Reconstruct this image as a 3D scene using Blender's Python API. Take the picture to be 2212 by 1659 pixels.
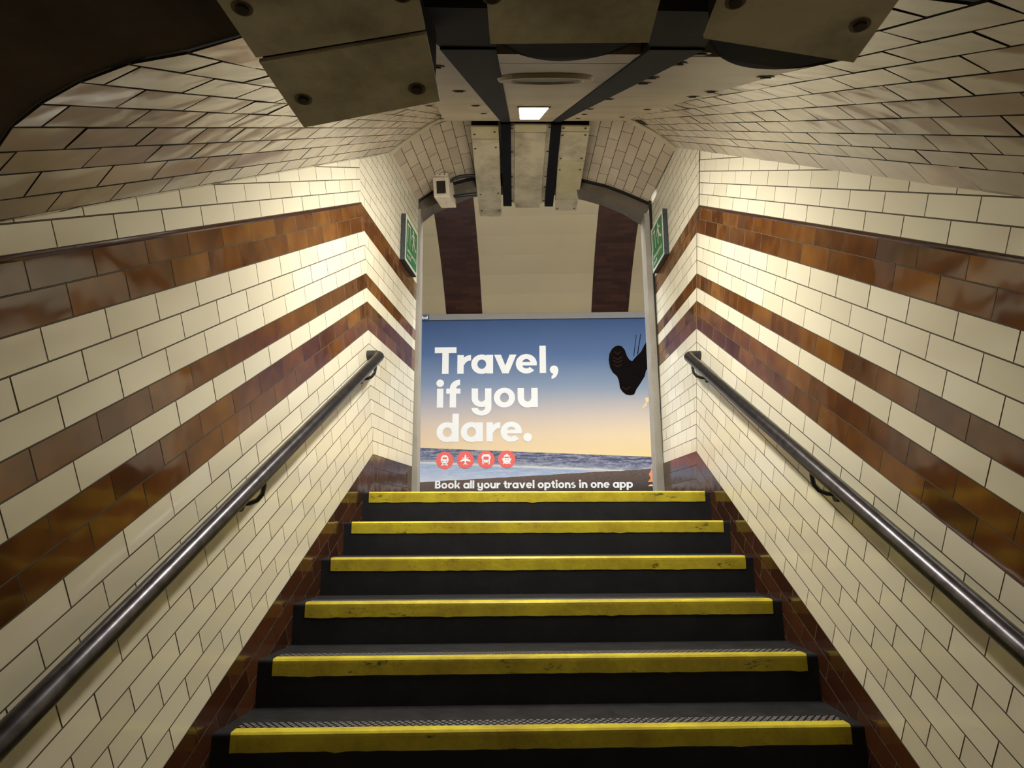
import bpy, bmesh, math, random
from mathutils import Vector, Matrix
random.seed(7)
V = Vector
scn = bpy.context.scene
col = scn.collection
for o in list(bpy.data.objects):
    bpy.data.objects.remove(o)

# ------------------------------------------------------------------ camera
cam_d = bpy.data.cameras.new('camera'); cam = bpy.data.objects.new('camera', cam_d); col.objects.link(cam)
RT = V((0.9996728, -0.0253301, -0.0035567)); UP = V((-0.0014489, -0.1949039, 0.9808213)); FW = V((0.0255376, 0.9804952, 0.1948768))
CP = V((-0.06939, -3.59577, -0.14419))
m = Matrix.Identity(4)
for i in range(3):
    m[i][0] = RT[i]; m[i][1] = UP[i]; m[i][2] = -FW[i]; m[i][3] = CP[i]
cam.matrix_world = m
cam_d.sensor_fit = 'HORIZONTAL'; cam_d.sensor_width = 36.0; cam_d.lens = 1481.44 / 2212 * 36
cam_d.clip_start = 0.02; cam_d.clip_end = 60
scn.camera = cam

# ------------------------------------------------------------------ world, exposure
w = bpy.data.worlds.new('world'); scn.world = w; w.use_nodes = True
w.node_tree.nodes['Background'].inputs[0].default_value = (1, .9, .75, 1)
w.node_tree.nodes['Background'].inputs[1].default_value = 0.02
scn.view_settings.view_transform = 'Standard'; scn.view_settings.look = 'None'
scn.view_settings.gamma = 1; scn.view_settings.use_curve_mapping = False
scn.view_settings.exposure = 0.0
BATTEN_E = 145.0      # fluorescent batten in the sloping soffit
PLAT_E = 150.0        # fluorescent battens over the platform
LOWER_E = 15       # fluorescent battens in the lower corridor

# ------------------------------------------------------------------ helpers
def link(o, parent=None):
    col.objects.link(o)
    if parent: o.parent = parent
    return o
def tag(o, label=None, cat=None, group=None, kind=None):
    if label: o['label'] = label
    if cat: o['category'] = cat
    if group: o['group'] = group
    if kind: o['kind'] = kind
    return o
def empty(name, label, cat, loc=(0, 0, 0), group=None):
    o = bpy.data.objects.new(name, None); o.empty_display_size = .05; link(o); o.location = loc
    return tag(o, label, cat, group)
class MB:
    def __init__(s): s.v = []; s.f = []; s.m = []; s.c = []; s.has_c = False
    def face(s, pts, mi=0, c=None):
        n = len(s.v); s.v += [V(p) for p in pts]; s.f.append(tuple(range(n, n + len(pts)))); s.m.append(mi)
        s.c.append(c or (.5, .5, .5, 1))
        if c: s.has_c = True
    def hexa(s, a, b, mi=0):
        # a: 4 pts bottom ring, b: 4 pts top ring
        n = len(s.v); s.v += [V(p) for p in a] + [V(p) for p in b]; k = len(a)
        fs = [tuple(range(n + k - 1, n - 1, -1)), tuple(range(n + k, n + 2 * k))]
        for i in range(k):
            j = (i + 1) % k; fs.append((n + i, n + j, n + k + j, n + k + i))
        s.f += fs; s.m += [mi] * len(fs); s.c += [(.5, .5, .5, 1)] * len(fs)
    def box(s, x0, x1, y0, y1, z0, z1, mi=0):
        s.hexa([(x0, y0, z0), (x1, y0, z0), (x1, y1, z0), (x0, y1, z0)], [(x0, y0, z1), (x1, y0, z1), (x1, y1, z1), (x0, y1, z1)], mi)
    def tube(s, path, r, n=12, mi=0, cap=True):
        path = [V(p) for p in path]; rings = []
        t0 = (path[1] - path[0]).normalized(); a = t0.orthogonal().normalized()
        for i, p in enumerate(path):
            if i == 0: t = path[1] - p
            elif i == len(path) - 1: t = p - path[i - 1]
            else: t = (path[i + 1] - p).normalized() + (p - path[i - 1]).normalized()
            t.normalize(); a = (a - t * a.dot(t)).normalized(); b = t.cross(a)
            rr = r[i] if isinstance(r, (list, tuple)) else r
            st = len(s.v)
            for k in range(n):
                an = 2 * math.pi * k / n; s.v.append(p + (a * math.cos(an) + b * math.sin(an)) * rr)
            rings.append(st)
        for i in range(len(rings) - 1):
            for k in range(n):
                k2 = (k + 1) % n
                s.f.append((rings[i] + k, rings[i] + k2, rings[i + 1] + k2, rings[i + 1] + k)); s.m.append(mi); s.c.append((.5,) * 3 + (1,))
        if cap:
            s.f.append(tuple(rings[0] + k for k in range(n - 1, -1, -1))); s.m.append(mi); s.c.append((.5,) * 3 + (1,))
            s.f.append(tuple(rings[-1] + k for k in range(n))); s.m.append(mi); s.c.append((.5,) * 3 + (1,))
    def build(s, name, mats, parent=None, smooth=False, bevel=0, seg=2):
        me = bpy.data.meshes.new(name); me.from_pydata([tuple(v) for v in s.v], [], s.f)
        if not isinstance(mats, (list, tuple)): mats = [mats]
        for mm in mats: me.materials.append(mm)
        me.polygons.foreach_set('material_index', s.m)
        if s.has_c:
            at = me.color_attributes.new('tile', 'FLOAT_COLOR', 'CORNER'); dat = []
            for f, c in zip(s.f, s.c): dat += list(c) * len(f)
            at.data.foreach_set('color', dat)
        me.validate(); me.update()
        if smooth:
            for p in me.polygons: p.use_smooth = True
            try: me.set_sharp_from_angle(angle=math.radians(40))
            except Exception: pass
        o = bpy.data.objects.new(name, me); link(o, parent)
        if bevel:
            md = o.modifiers.new('b', 'BEVEL'); md.width = bevel; md.segments = seg; md.limit_method = 'ANGLE'
        return o
def add(o1, o2, t): return V(o1) + (V(o2) - V(o1)) * t

# ------------------------------------------------------------------ materials
def mat(name, base=(.5, .5, .5), rough=.5, metal=0, coat=0, emis=None, es=0, spec=.5):
    mt = bpy.data.materials.new(name); mt.use_nodes = True; nt = mt.node_tree; b = nt.nodes['Principled BSDF']
    b.inputs['Base Color'].default_value = (*base, 1); b.inputs['Roughness'].default_value = rough; b.inputs['Metallic'].default_value = metal
    b.inputs['Coat Weight'].default_value = coat; b.inputs['Coat Roughness'].default_value = .06; b.inputs['Specular IOR Level'].default_value = spec
    if emis: b.inputs['Emission Color'].default_value = (*emis, 1); b.inputs['Emission Strength'].default_value = es
    return mt
def nn(mt, t, **kw):
    n = mt.node_tree.nodes.new(t)
    for k, v in kw.items():
        if k.startswith('i_'): n.inputs[k[2:].replace('_', ' ')].default_value = v
        else: setattr(n, k, v)
    return n
def lk(mt, a, b): mt.node_tree.links.new(a, b)
def ramp(mt, fac, stops):
    r = nn(mt, 'ShaderNodeValToRGB'); e = r.color_ramp.elements
    while len(e) > 1: e.remove(e[0])
    e[0].position = stops[0][0]; e[0].color = (*stops[0][1], 1)
    for p, c in stops[1:]:
        x = e.new(p); x.color = (*c, 1)
    lk(mt, fac, r.inputs[0]); return r
def noise(mt, scale, detail=3, rough=.55, vec=None):
    n = nn(mt, 'ShaderNodeTexNoise'); n.inputs['Scale'].default_value = scale; n.inputs['Detail'].default_value = detail; n.inputs['Roughness'].default_value = rough
    if vec is None:
        tc = nn(mt, 'ShaderNodeTexCoord'); vec = tc.outputs['Object']
    lk(mt, vec, n.inputs['Vector']); return n
def bump(mt, h, strength=.2, dist=.002):
    b = nn(mt, 'ShaderNodeBump'); b.inputs['Strength'].default_value = strength; b.inputs['Distance'].default_value = dist
    lk(mt, h, b.inputs['Height']); lk(mt, b.outputs[0], mt.node_tree.nodes['Principled BSDF'].inputs['Normal']); return b
def P(mt): return mt.node_tree.nodes['Principled BSDF']
def mix(mt, fac, a, b, bt='MIX'):
    x = nn(mt, 'ShaderNodeMix', data_type='RGBA', blend_type=bt)
    for k, v in (('Factor', fac), ('A', a), ('B', b)):
        i = [q for q in x.inputs if q.name == k and (q.type == 'RGBA' or k == 'Factor')][0]
        if k == 'Factor': i = x.inputs[0]
        if hasattr(v, 'type') and hasattr(v, 'is_output'): lk(mt, v, i)
        else: i.default_value = v if isinstance(v, float) else (*v, 1)
    return [q for q in x.outputs if q.type == 'RGBA'][0]

def tile_mat(name, stops, rough, mottle, grime=.0, coat=0.0, bstr=.25):
    mt = mat(name, rough=rough, coat=coat)
    at = nn(mt, 'ShaderNodeAttribute'); at.attribute_name = 'tile'
    sep = nn(mt, 'ShaderNodeSeparateColor'); lk(mt, at.outputs['Color'], sep.inputs[0])
    tc = nn(mt, 'ShaderNodeTexCoord')
    off = nn(mt, 'ShaderNodeVectorMath', operation='MULTIPLY_ADD'); lk(mt, at.outputs['Color'], off.inputs[0]); off.inputs[1].default_value = (7, 7, 7); lk(mt, tc.outputs['Object'], off.inputs[2])
    n1 = noise(mt, 7, 2, .5, off.outputs[0])
    ma = nn(mt, 'ShaderNodeMath', operation='MULTIPLY'); lk(mt, n1.outputs[0], ma.inputs[0]); ma.inputs[1].default_value = mottle
    mb_ = nn(mt, 'ShaderNodeMath', operation='MULTIPLY_ADD'); lk(mt, sep.outputs[0], mb_.inputs[0]); mb_.inputs[1].default_value = 1 - mottle; lk(mt, ma.outputs[0], mb_.inputs[2])
    r = ramp(mt, mb_.outputs[0], stops)
    c = r.outputs[0]
    if grime:
        n2 = noise(mt, 1.7, 5, .6)
        g = ramp(mt, n2.outputs[0], [(.45, (0, 0, 0)), (.75, (1, 1, 1))])
        mm = nn(mt, 'ShaderNodeMath', operation='MULTIPLY'); lk(mt, g.outputs[0], mm.inputs[0]); mm.inputs[1].default_value = grime
        c = mix(mt, mm.outputs[0], c, (.30, .235, .17))
    lk(mt, c, P(mt).inputs['Base Color'])
    n3 = noise(mt, 9, 1, .4, off.outputs[0])
    bump(mt, n3.outputs[0], bstr, .012)
    return mt
M = {}
M['cream'] = tile_mat('cream glazed tile', [(0, (.70, .65, .51)), (.5, (.76, .71, .57)), (1, (.81, .765, .625))], .12, .15, bstr=.10)
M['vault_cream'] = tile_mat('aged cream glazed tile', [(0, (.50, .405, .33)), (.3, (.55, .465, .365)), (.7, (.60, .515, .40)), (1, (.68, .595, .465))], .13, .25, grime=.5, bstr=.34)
M['brown'] = tile_mat('brown glazed tile', [(0, (.035, .013, .007)), (.35, (.085, .030, .010)), (.58, (.15, .058, .014)), (1, (.30, .130, .022))], .09, .68, bstr=.16)
M['dado'] = tile_mat('dark brown glazed tile', [(0, (.020, .008, .005)), (.6, (.058, .020, .009)), (1, (.10, .036, .014))], .11, .45, bstr=.14)
M['grout'] = mat('dark grout', (.022, .016, .011), .9)
M['pale_grout'] = mat('brown grey head joint grout', (.16, .125, .085), .9)
def painted(name, base, rough=.55, dirt=.5, dcol=(.10, .075, .045), sc=3.0, bs=.15, spec=.4):
    mt = mat(name, base, rough, spec=spec)
    n = noise(mt, sc, 6, .62); r = ramp(mt, n.outputs[0], [(.42, (0, 0, 0)), (.72, (1, 1, 1))])
    mm = nn(mt, 'ShaderNodeMath', operation='MULTIPLY'); lk(mt, r.outputs[0], mm.inputs[0]); mm.inputs[1].default_value = dirt
    lk(mt, mix(mt, mm.outputs[0], base, dcol), P(mt).inputs['Base Color'])
    n2 = noise(mt, sc * 3, 3); bump(mt, n2.outputs[0], bs, .004)
    return mt
M['panel'] = painted('cream painted steel cover', (.56, .50, .37), .45, .7, dcol=(.16, .12, .07), sc=7)
M['panel_yellow'] = painted('yellowed cream steel cover', (.52, .475, .32), .5, .5, dcol=(.36, .28, .10), sc=7)
M['soffit'] = painted('grimy cream soffit board', (.50, .42, .28), .38, .4, sc=2.5)
M['black'] = painted('black cable sleeve and shade filler', (.004, .004, .006), .75, .3, dcol=(.012, .011, .012), sc=8, spec=.15)
M['dark_ceiling'] = painted('dark mottled corridor ceiling', (.13, .10, .085), .8, .8, dcol=(.035, .022, .018), sc=4, bs=.4)  # dark base with still darker noise mottling throughout
M['trim'] = painted('cream painted edging', (.62, .55, .40), .5, .3)
M['panel_low'] = painted('smudged cream steel cover', (.80, .74, .60), .45, .75, dcol=(.16, .12, .09), sc=9)
M['bolt'] = mat('dark rusty bolt', (.03, .022, .018), .5, .4)
M['washer'] = mat('tarnished washer', (.16, .13, .09), .4, .6)
M['jamb'] = painted('grey painted steel jamb', (.34, .32, .285), .35, .5, dcol=(.22, .19, .15), sc=6)
M['head'] = painted('brown grey arch lining', (.13, .105, .08), .5, .6, dcol=(.04, .03, .022), sc=5)
M['step'] = painted('black stair covering', (.0055, .0055, .0075), .7, .6, dcol=(.016, .016, .02), sc=9, bs=.3, spec=.3)
M['tread'] = painted('dark grey worn tread', (.008, .008, .010), .6, .6, dcol=(.03, .029, .032), sc=14, bs=.4, spec=.4)
M['steel'] = mat('worn steel handrail', (.20, .19, .20), .3, .95)
n = noise(M['steel'], 30, 4); r_ = ramp(M['steel'], n.outputs[0], [(.35, (.055, .052, .06)), (.65, (.10, .095, .11))]); lk(M['steel'], r_.outputs[0], P(M['steel']).inputs['Base Color'])
M['iron'] = mat('black bracket iron', (.006, .006, .007), .45)
# yellow nosing
def yellow(name, base, chips):
    mt = mat(name, base, .42)
    n1 = noise(mt, 6, 6, .7); r1 = ramp(mt, n1.outputs[0], [(.3, (base[0] * .62, base[1] * .55, base[2] * .6)), (.6, base)])
    tc = nn(mt, 'ShaderNodeTexCoord'); mp = nn(mt, 'ShaderNodeMapping'); mp.inputs['Scale'].default_value = (1, 3, 3); lk(mt, tc.outputs['Object'], mp.inputs[0])
    n2 = noise(mt, 7, 12, .78, mp.outputs[0]); r2 = ramp(mt, n2.outputs[0], [(chips, (0, 0, 0)), (chips + .05, (1, 1, 1))])
    lk(mt, mix(mt, r2.outputs[0], r1.outputs[0], (.05, .045, .01)), P(mt).inputs['Base Color'])
    n3 = noise(mt, 60, 4); bump(mt, n3.outputs[0], .5, .003); return mt
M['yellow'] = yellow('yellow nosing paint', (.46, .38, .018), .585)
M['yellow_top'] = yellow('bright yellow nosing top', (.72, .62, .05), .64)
mt = mat('grey diamond grip mesh', (.1, .1, .1), .4); M['mesh'] = mt
tc = nn(mt, 'ShaderNodeTexCoord'); outs = []
for ang in (35, -35):
    mp = nn(mt, 'ShaderNodeMapping'); mp.inputs['Rotation'].default_value = (0, 0, math.radians(ang)); lk(mt, tc.outputs['Object'], mp.inputs[0])
    wv = nn(mt, 'ShaderNodeTexWave'); wv.inputs['Scale'].default_value = 17; lk(mt, mp.outputs[0], wv.inputs[0])
    g = nn(mt, 'ShaderNodeMath', operation='GREATER_THAN'); lk(mt, wv.outputs[1], g.inputs[0]); g.inputs[1].default_value = .22; outs.append(g)
mu = nn(mt, 'ShaderNodeMath', operation='MULTIPLY'); lk(mt, outs[0].outputs[0], mu.inputs[0]); lk(mt, outs[1].outputs[0], mu.inputs[1])
lk(mt, mix(mt, mu.outputs[0], (.004, .004, .005), (.20, .19, .20)), P(mt).inputs['Base Color']); bump(mt, mu.outputs[0], .8, .002)
M['floor'] = painted('dark platform floor', (.10, .095, .09), .6, .4, sc=2)
M['enamel'] = painted('cream tunnel enamel', (.47, .40, .265), .5, .15, dcol=(.35, .28, .17), sc=1.5, bs=.05)
# brown brick stripes of the platform tunnel
mt = mat('brown tunnel tiles', (.05, .02, .012), .35); M['stripe'] = mt
tc = nn(mt, 'ShaderNodeTexCoord'); uvm = nn(mt, 'ShaderNodeUVMap')
br = nn(mt, 'ShaderNodeTexBrick'); br.inputs['Scale'].default_value = 1; br.inputs['Brick Width'].default_value = .22; br.inputs['Row Height'].default_value = .055; br.inputs['Mortar Size'].default_value = .002
br.inputs['Color1'].default_value = (.060, .024, .016, 1); br.inputs['Color2'].default_value = (.028, .011, .009, 1); br.inputs['Mortar'].default_value = (.02, .012, .01, 1)
lk(mt, uvm.outputs[0], br.inputs['Vector']); lk(mt, br.outputs[0], P(mt).inputs['Base Color'])
M['white'] = mat('white print', (.90, .92, .93), .6, spec=.2)
M['red'] = mat('salmon red print', (.85, .14, .12), .6)
M['poster_grey'] = mat('grey poster frame', (.19, .19, .19), .5)
M['tag_blue'] = mat('blue tag', (.008, .05, .14), .5)
M['shoe'] = painted('black shoe print', (.006, .005, .005), .9, .4, dcol=(.010, .008, .007), sc=6, bs=0, spec=.0)
M['flame'] = mat('pale flame print', (.90, .68, .34), .6)
M['orange'] = mat('orange print', (.85, .30, .13), .6)
M['sign_green'] = mat('sign green', (.02, .20, .07), .35)
M['sign_white'] = mat('sign white', (.75, .76, .70), .35)
M['sign_dark'] = mat('sign housing dark grey', (.035, .042, .05), .45)
M['housing'] = painted('off white housing', (.62, .55, .45), .45, .3, sc=20)
M['window'] = mat('dark glass', (.015, .011, .012), .12)
M['grille'] = mat('speaker grille', (.16, .14, .11), .5)
M['batten'] = mat('lit diffuser', (.9, .9, .85), .5, emis=(1, .955, .83), es=BATTEN_E)
M['plat'] = mat('lit platform tube', (.9, .9, .85), .5, emis=(.96, .98, 1), es=PLAT_E)
M['lower'] = mat('lit corridor tube', (.9, .9, .85), .5, emis=(1, .88, .66), es=LOWER_E)

# ------------------------------------------------------------------ tiles
def clip(poly, planes):
    for p0, n_ in planes:
        out = []
        for i in range(len(poly)):
            a, b = poly[i], poly[(i + 1) % len(poly)]; da, db = (a - p0).dot(n_), (b - p0).dot(n_)
            if da >= 0: out.append(a)
            if (da > 0 > db) or (da < 0 < db): out.append(a + (b - a) * (da / (da - db)))
        poly = out
        if len(poly) < 3: return []
    r = []
    for p in poly:
        if not r or (p - r[-1]).length > 2e-3: r.append(p)
    if len(r) > 2 and (r[0] - r[-1]).length < 2e-3: r.pop()
    return r if len(r) > 2 else []
def area(p):
    a = V((0, 0, 0))
    for i in range(1, len(p) - 1): a += (p[i] - p[0]).cross(p[i + 1] - p[0])
    return a.length / 2
def inset(poly, n_, d):
    out = []; k = len(poly)
    for i in range(k):
        e1 = (poly[i] - poly[i - 1]).normalized(); e2 = (poly[(i + 1) % k] - poly[i]).normalized()
        n1 = n_.cross(e1); n2 = n_.cross(e2); q = 1 + n1.dot(n2)
        out.append(poly[i] + (n1 + n2) * (d / max(q, .35)))
    return out
def add_tile(mb, poly, N, mi, gap=.0011, bev=.0008, h=.0012, gi=2, wob=.0017, rd=None, pi=None):
    if len(poly) < 3 or area(poly) < 1.2e-4: return
    nn_ = (poly[1] - poly[0]).cross(poly[2] - poly[0])
    if nn_.dot(N) < 0: poly = poly[::-1]
    mb.face(poly, gi if pi is None else pi)
    b = inset(poly, N, gap); t = inset(b, N, bev)
    if (area(t) < 6e-5) or any((t[i] - t[i - 1]).dot(poly[i] - poly[i - 1]) <= 0 for i in range(len(t))): return
    c = sum(t, V((0, 0, 0))) / len(t); e = (t[1] - t[0]).normalized(); f = N.cross(e)
    tx, ty = random.gauss(0, wob), random.gauss(0, wob * 1.5)
    t = [p + N * max(.0006, h + (p - c).dot(e) * tx + (p - c).dot(f) * ty) for p in t]
    b = [p + N * .0003 for p in b]
    cc = (random.random(), random.random(), random.random(), 1)
    mb.face(t, mi, cc)
    for i in range(len(b)):
        j = (i + 1) % len(b); mb.face([b[i], b[j], t[j], t[i]], gi if rd is None or abs((b[j] - b[i]).normalized().dot(rd)) > .75 else pi)
def add_row(mb, lo0, lo1, hi0, hi1, N, mi, phase, planes, L=.204, k0=-40, k1=40):
    # row strip from (lo0,hi0) along to (lo1,hi1); joints at phase + k*L measured from lo0
    ln = (lo1 - lo0).length; lh = (hi1 - hi0).length; d0 = (lo1 - lo0).normalized()
    ks = [phase + k * L for k in range(k0, k1)]; ks = [0] + [x for x in ks if .004 < x < ln - .004] + [ln]
    for a, b in zip(ks[:-1], ks[1:]):
        fa, fb = a / ln, b / ln
        q = [add(lo0, lo1, fa), add(lo0, lo1, fb), add(hi0, hi1, fb), add(hi0, hi1, fa)]
        n_ = (q[1] - q[0]).cross(q[3] - q[0]).normalized()
        if n_.dot(N) < 0: n_ = -n_
        add_tile(mb, clip(q, planes), n_, mi)

S = math.radians(28.31); cs, sn = math.cos(S), math.sin(S)
WL = dict(x0=-.7457, az=.106, bz=.1212, zs=.21, zp=.0727, vs=.113, vp=.073, pe=.065, po=-.035, sg=1, tz=2.10, z20=.062, zu=.056, vu=.058)
WR = dict(x0=1.0603, az=.0082, bz=.0182, zs=.23, zp=.0748, vs=.100, vp=.0733, pe=.085, po=-.007, sg=-1, tz=2.15, z20=.064, zu=.0605, vu=.060)
CEIL_Z = .35
def band(n):   # colour of the course between line n-1 and n
    if n <= 3: return 3
    if n in (13, 14, 16, 20, 21): return 1
    return 0
JL = [(.273, 2.076), (-.303, 1.718), (-.953, 1.308), (-1.539, .939), (-1.83, .755), (-2.262, .49), (-3.2, -.06)]
JR = [(.275, 2.129), (-.175, 1.858), (-.806, 1.454), (-1.257, 1.175), (-1.576, .972), (-1.987, .707), (-2.287, .513), (-3.2, -.03)]
def wall_frame(W):
    az = W['az']; dh = V((math.sin(az), math.cos(az), 0)); N = V((math.cos(az), -math.sin(az), 0)) * W['sg']
    o = V((W['x0'], 0, 0)); return o, dh, N
def wpt(W, hor, z): o, dh, N = wall_frame(W); return o + dh * hor + V((0, 0, z))
def build_wall(W, name, junction, jamb_y, label):
    o, dh, N = wall_frame(W); az = W['az']
    d = dh * cs + V((0, 0, sn)); u_ = -dh * sn + V((0, 0, cs))
    bz = W['bz']; lh = V((math.sin(bz), math.cos(bz), 0)); LN = V((math.cos(bz), -math.sin(bz), 0)) * W['sg']
    up = V((0, 0, 1)); mb = MB()
    # mitre: every course bends where its sloping and its level part meet
    def vn(n): return W['vs'] + W['vp'] * (min(n, 21) - 3) + W['vu'] * max(0, n - 21)
    def zn(n): return W['zs'] + W['zp'] * (min(n, 19) - 3) + W['z20'] * max(0, min(n, 21) - 19) + W['zu'] * max(0, n - 21)
    def hm(n):
        z = zn(n); return (z * cs - vn(n)) / sn, z
    def mitre(n):
        a, b = (3, 19) if n <= 19 else (n - 1, n)
        h0, z0 = hm(a); h1, z1 = hm(b); mp = o + dh * h0 + up * z0; md = (dh * (h1 - h0) + up * (z1 - z0)).normalized(); mn = N.cross(md).normalized()
        return mp, (-mn if mn.dot(dh) > 0 else mn)
    h0, z0 = hm(3)
    jp = []
    for (a, b) in zip(junction[:-1], junction[1:]):
        pa, pb = V((0, a[0], a[1] + .03)), V((0, b[0], b[1] + .03)); e = (pb - pa).normalized(); nrm = e.cross(V((1, 0, 0)))
        if nrm.z > 0: nrm = -nrm
        jp.append((pa, nrm))
    # a concave/convex chain: clip piecewise by y-slabs
    def jplanes(y):
        for (a, b), pl in zip(zip(junction[:-1], junction[1:]), jp):
            if y >= b[0]: return [pl]
        return [jp[-1]]
    rot = V((0, 0, 0))
    for n in range(0, 36):
        # stair part
        va_, vb_ = vn(n - 1), vn(n); mp, mn = mitre(n)
        us, ue = -6.2, 1.5
        ph = (W['pe'] if n % 2 == 0 else W['po'])
        lo0, lo1 = o + d * us + u_ * va_, o + d * ue + u_ * va_; hi0, hi1 = o + d * us + u_ * vb_, o + d * ue + u_ * vb_
        ks = [ph + k * .204 for k in range(-31, 9)]
        mi = band(n)
        for a, b in zip(ks[:-1], ks[1:]):
            q = [o + d * a + u_ * va_, o + d * b + u_ * va_, o + d * b + u_ * vb_, o + d * a + u_ * vb_]
            yc = (q[0] + q[2]).y / 2
            pl = [(mp, mn)] + jplanes(yc) + [(V((0, 0, CEIL_Z)), V((0, 0, -1)))] * (1 if yc < -2.9 else 0) + [(V((0, -4.3, 0)), V((0, 1, 0)))]
            add_tile(mb, clip(q, pl), N, mi, rd=d, pi=4, gap=.0007, bev=.0012)
        # landing part
        za, zb = zn(n - 1), zn(n)
        # landing plane passes through the mitre foot
        po = o + dh * h0
        phl = .09 if n % 2 == 0 else -.012
        for k in range(-4, 7):
            a, b = phl + k * .204, phl + (k + 1) * .204
            q = [po + lh * a + up * za, po + lh * b + up * za, po + lh * b + up * zb, po + lh * a + up * zb]
            pl = [(mp, -mn), (V((0, jamb_y, 0)), V((0, -1, 0))), (V((0, 0, 0)), V((0, 0, 1))), (V((0, .27, W['tz'])), V((0, .05, -1)).normalized())]
            yc = (q[0] + q[2]).y / 2
            add_tile(mb, clip(q, pl), LN, mi, rd=lh, pi=4, gap=.0007, bev=.0010)
    ob = mb.build(name, [M['cream'], M['brown'], M['grout'], M['dado'], M['pale_grout']])
    tag(ob, label, kind='structure')
    return ob
build_wall(WL, 'wall_left', JL, 1.035, 'cream tiled stair wall with brown glazed bands, left side')
build_wall(WR, 'wall_right', JR, 1.035, 'cream tiled stair wall with brown glazed bands, right side')
# wall capping strip on the topmost brown course (projecting bullnose) and solid backing of the walls
for W, nm in ((WL, 'trim_1'), (WR, 'trim_2')):
    o, dh, N = wall_frame(W); d = dh * cs + V((0, 0, sn)); u_ = -dh * sn + V((0, 0, cs)); v = W['vs'] + W['vp'] * 18
    mb = MB(); z_t = W['zs'] + W['zp'] * 16 + W['z20'] * 2; hor = (z_t * cs - v) / sn; ue = hor * cs + z_t * sn
    prof = [(0, 0), (.005, -.0005), (.0075, -.004), (.0075, -.008), (.004, -.012), (0, -.014)]
    A = [o + d * (-3.4) + u_ * (v + b) + N * a for a, b in prof]; B = [o + d * (ue - .02) + u_ * (v + b) + N * (a * .25) for a, b in prof]
    for i in range(len(prof) - 1): mb.face([A[i], A[i + 1], B[i + 1], B[i]], 0, (.45, .3, .2, 1))
    ob = mb.build(nm, [M['dado']], smooth=True); tag(ob, kind='structure')

# ------------------------------------------------------------------ sloping vault
nearL = [(-1.02, -2.46), (-.93, -2.496), (-.87, -2.575), (-.811, -2.659), (-.747, -2.727), (-.682, -2.789), (-.613, -2.84), (-.542, -2.882), (-.47, -2.916), (-.397, -2.935), (-.325, -2.962), (-.25, -2.985), (-.17, -3.0)]
farL = [(-.724, 2.060), (-.7155, 2.075), (-.672, 2.117), (-.622, 2.16), (-.572, 2.2), (-.521, 2.24), (-.47, 2.276), (-.426, 2.301), (-.36, 2.325), (-.28, 2.345), (-.21, 2.352), (-.14, 2.358), (-.06, 2.362)]
nearR = [(1.052, -2.54), (.96, -2.661), (.893, -2.725), (.826, -2.79), (.758, -2.852), (.688, -2.907), (.616, -2.951), (.544, -2.986), (.468, -3.005), (.39, -3.02), (.31, -3.03)]
farR = [(1.070, 2.118), (1.013, 2.173), (.963, 2.211), (.912, 2.246), (.856, 2.279), (.802, 2.31), (.74, 2.335), (.66, 2.352), (.58, 2.358), (.50, 2.362), (.42, 2.364)]
def ceil_z(x): return CEIL_Z - .10 * min(1, max(0, (x - .34) / .16))
mb = MB()
def vline(F, Nn):
    f = V((F[0], .27, F[1])); n = V((Nn[0], Nn[1], CEIL_Z)); return f, (n - f) / (f.z - n.z)     # point at height z: f + dir*(f.z-z)
def vrow(F0, F1, N0, N1, i, Nd, ybase, dy):
    (a0, d0), (a1, d1) = vline(F0, N0), vline(F1, N1); zc = ceil_z((N0[0] + N1[0]) / 2)
    def at(a, d, y): return a + d * ((y - a.y) / d.y)
    y1 = ybase + (.0868 if i % 2 else 0); ys = [y1 + k * .1736 for k in range(-8, 22)][::-1]
    for ya, yb in zip(ys[:-1], ys[1:]):      # y on line i+1; line i is dy further forward
        q = [at(a0, d0, ya + dy), at(a0, d0, yb + dy), at(a1, d1, yb), at(a1, d1, ya)]
        n_ = (q[1] - q[0]).cross(q[3] - q[0]).normalized()
        if n_.dot(Nd) < 0: n_ = -n_
        add_tile(mb, clip(q, [(V((0, .27, 0)), V((0, -1, 0))), (V((0, 0, zc - .002)), V((0, 0, 1)))]), n_, 0, gi=1, gap=.0018, h=.0022, wob=.0045)
for i in range(len(nearL) - 1): vrow(farL[i], farL[i + 1], nearL[i], nearL[i + 1], i, V((1, 0, -1)), -2.759 + (6 - i) * .051, .051)
for i in range(len(nearR) - 1): vrow(farR[i], farR[i + 1], nearR[i], nearR[i + 1], i + 1, V((-1, 0, -1)), -2.499 + (5 - i) * .040, .040)
def down(F, Nn, x):
    a, d = vline(F, Nn); return a + d * (a.z - ceil_z(x))
nearL3 = [down(f, n, n[0]) for f, n in zip(farL, nearL)]; nearR3 = [down(f, n, n[0]) for f, n in zip(farR, nearR)]
q = [V((farL[-1][0], .27, farL[-1][1])), V((farR[-1][0], .27, farR[-1][1])), nearR3[-1], nearL3[-1]]
mb.face(q, 1)
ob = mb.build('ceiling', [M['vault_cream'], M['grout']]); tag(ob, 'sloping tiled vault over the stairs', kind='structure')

# edging strip where the vault meets the landing ceiling
mb = MB()
chain = farL[1:9] + [(.0, 2.37), (.3, 2.375)] + farR[:7][::-1]
for (a, b) in zip(chain[:-1], chain[1:]):
    A, B = V((a[0], .27, a[1])), V((b[0], .27, b[1])); nrm = (B - A).cross(V((0, 1, 0))).normalized()
    if nrm.z > 0: nrm = -nrm
    mb.hexa([A + nrm * -.01, B + nrm * -.01, B + nrm * .008, A + nrm * .008], [p + V((0, .038, .0)) for p in (A + nrm * -.01, B + nrm * -.01, B + nrm * .010, A + nrm * .010)])
ob = mb.build('trim_3', M['trim']); tag(ob, kind='structure')

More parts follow.
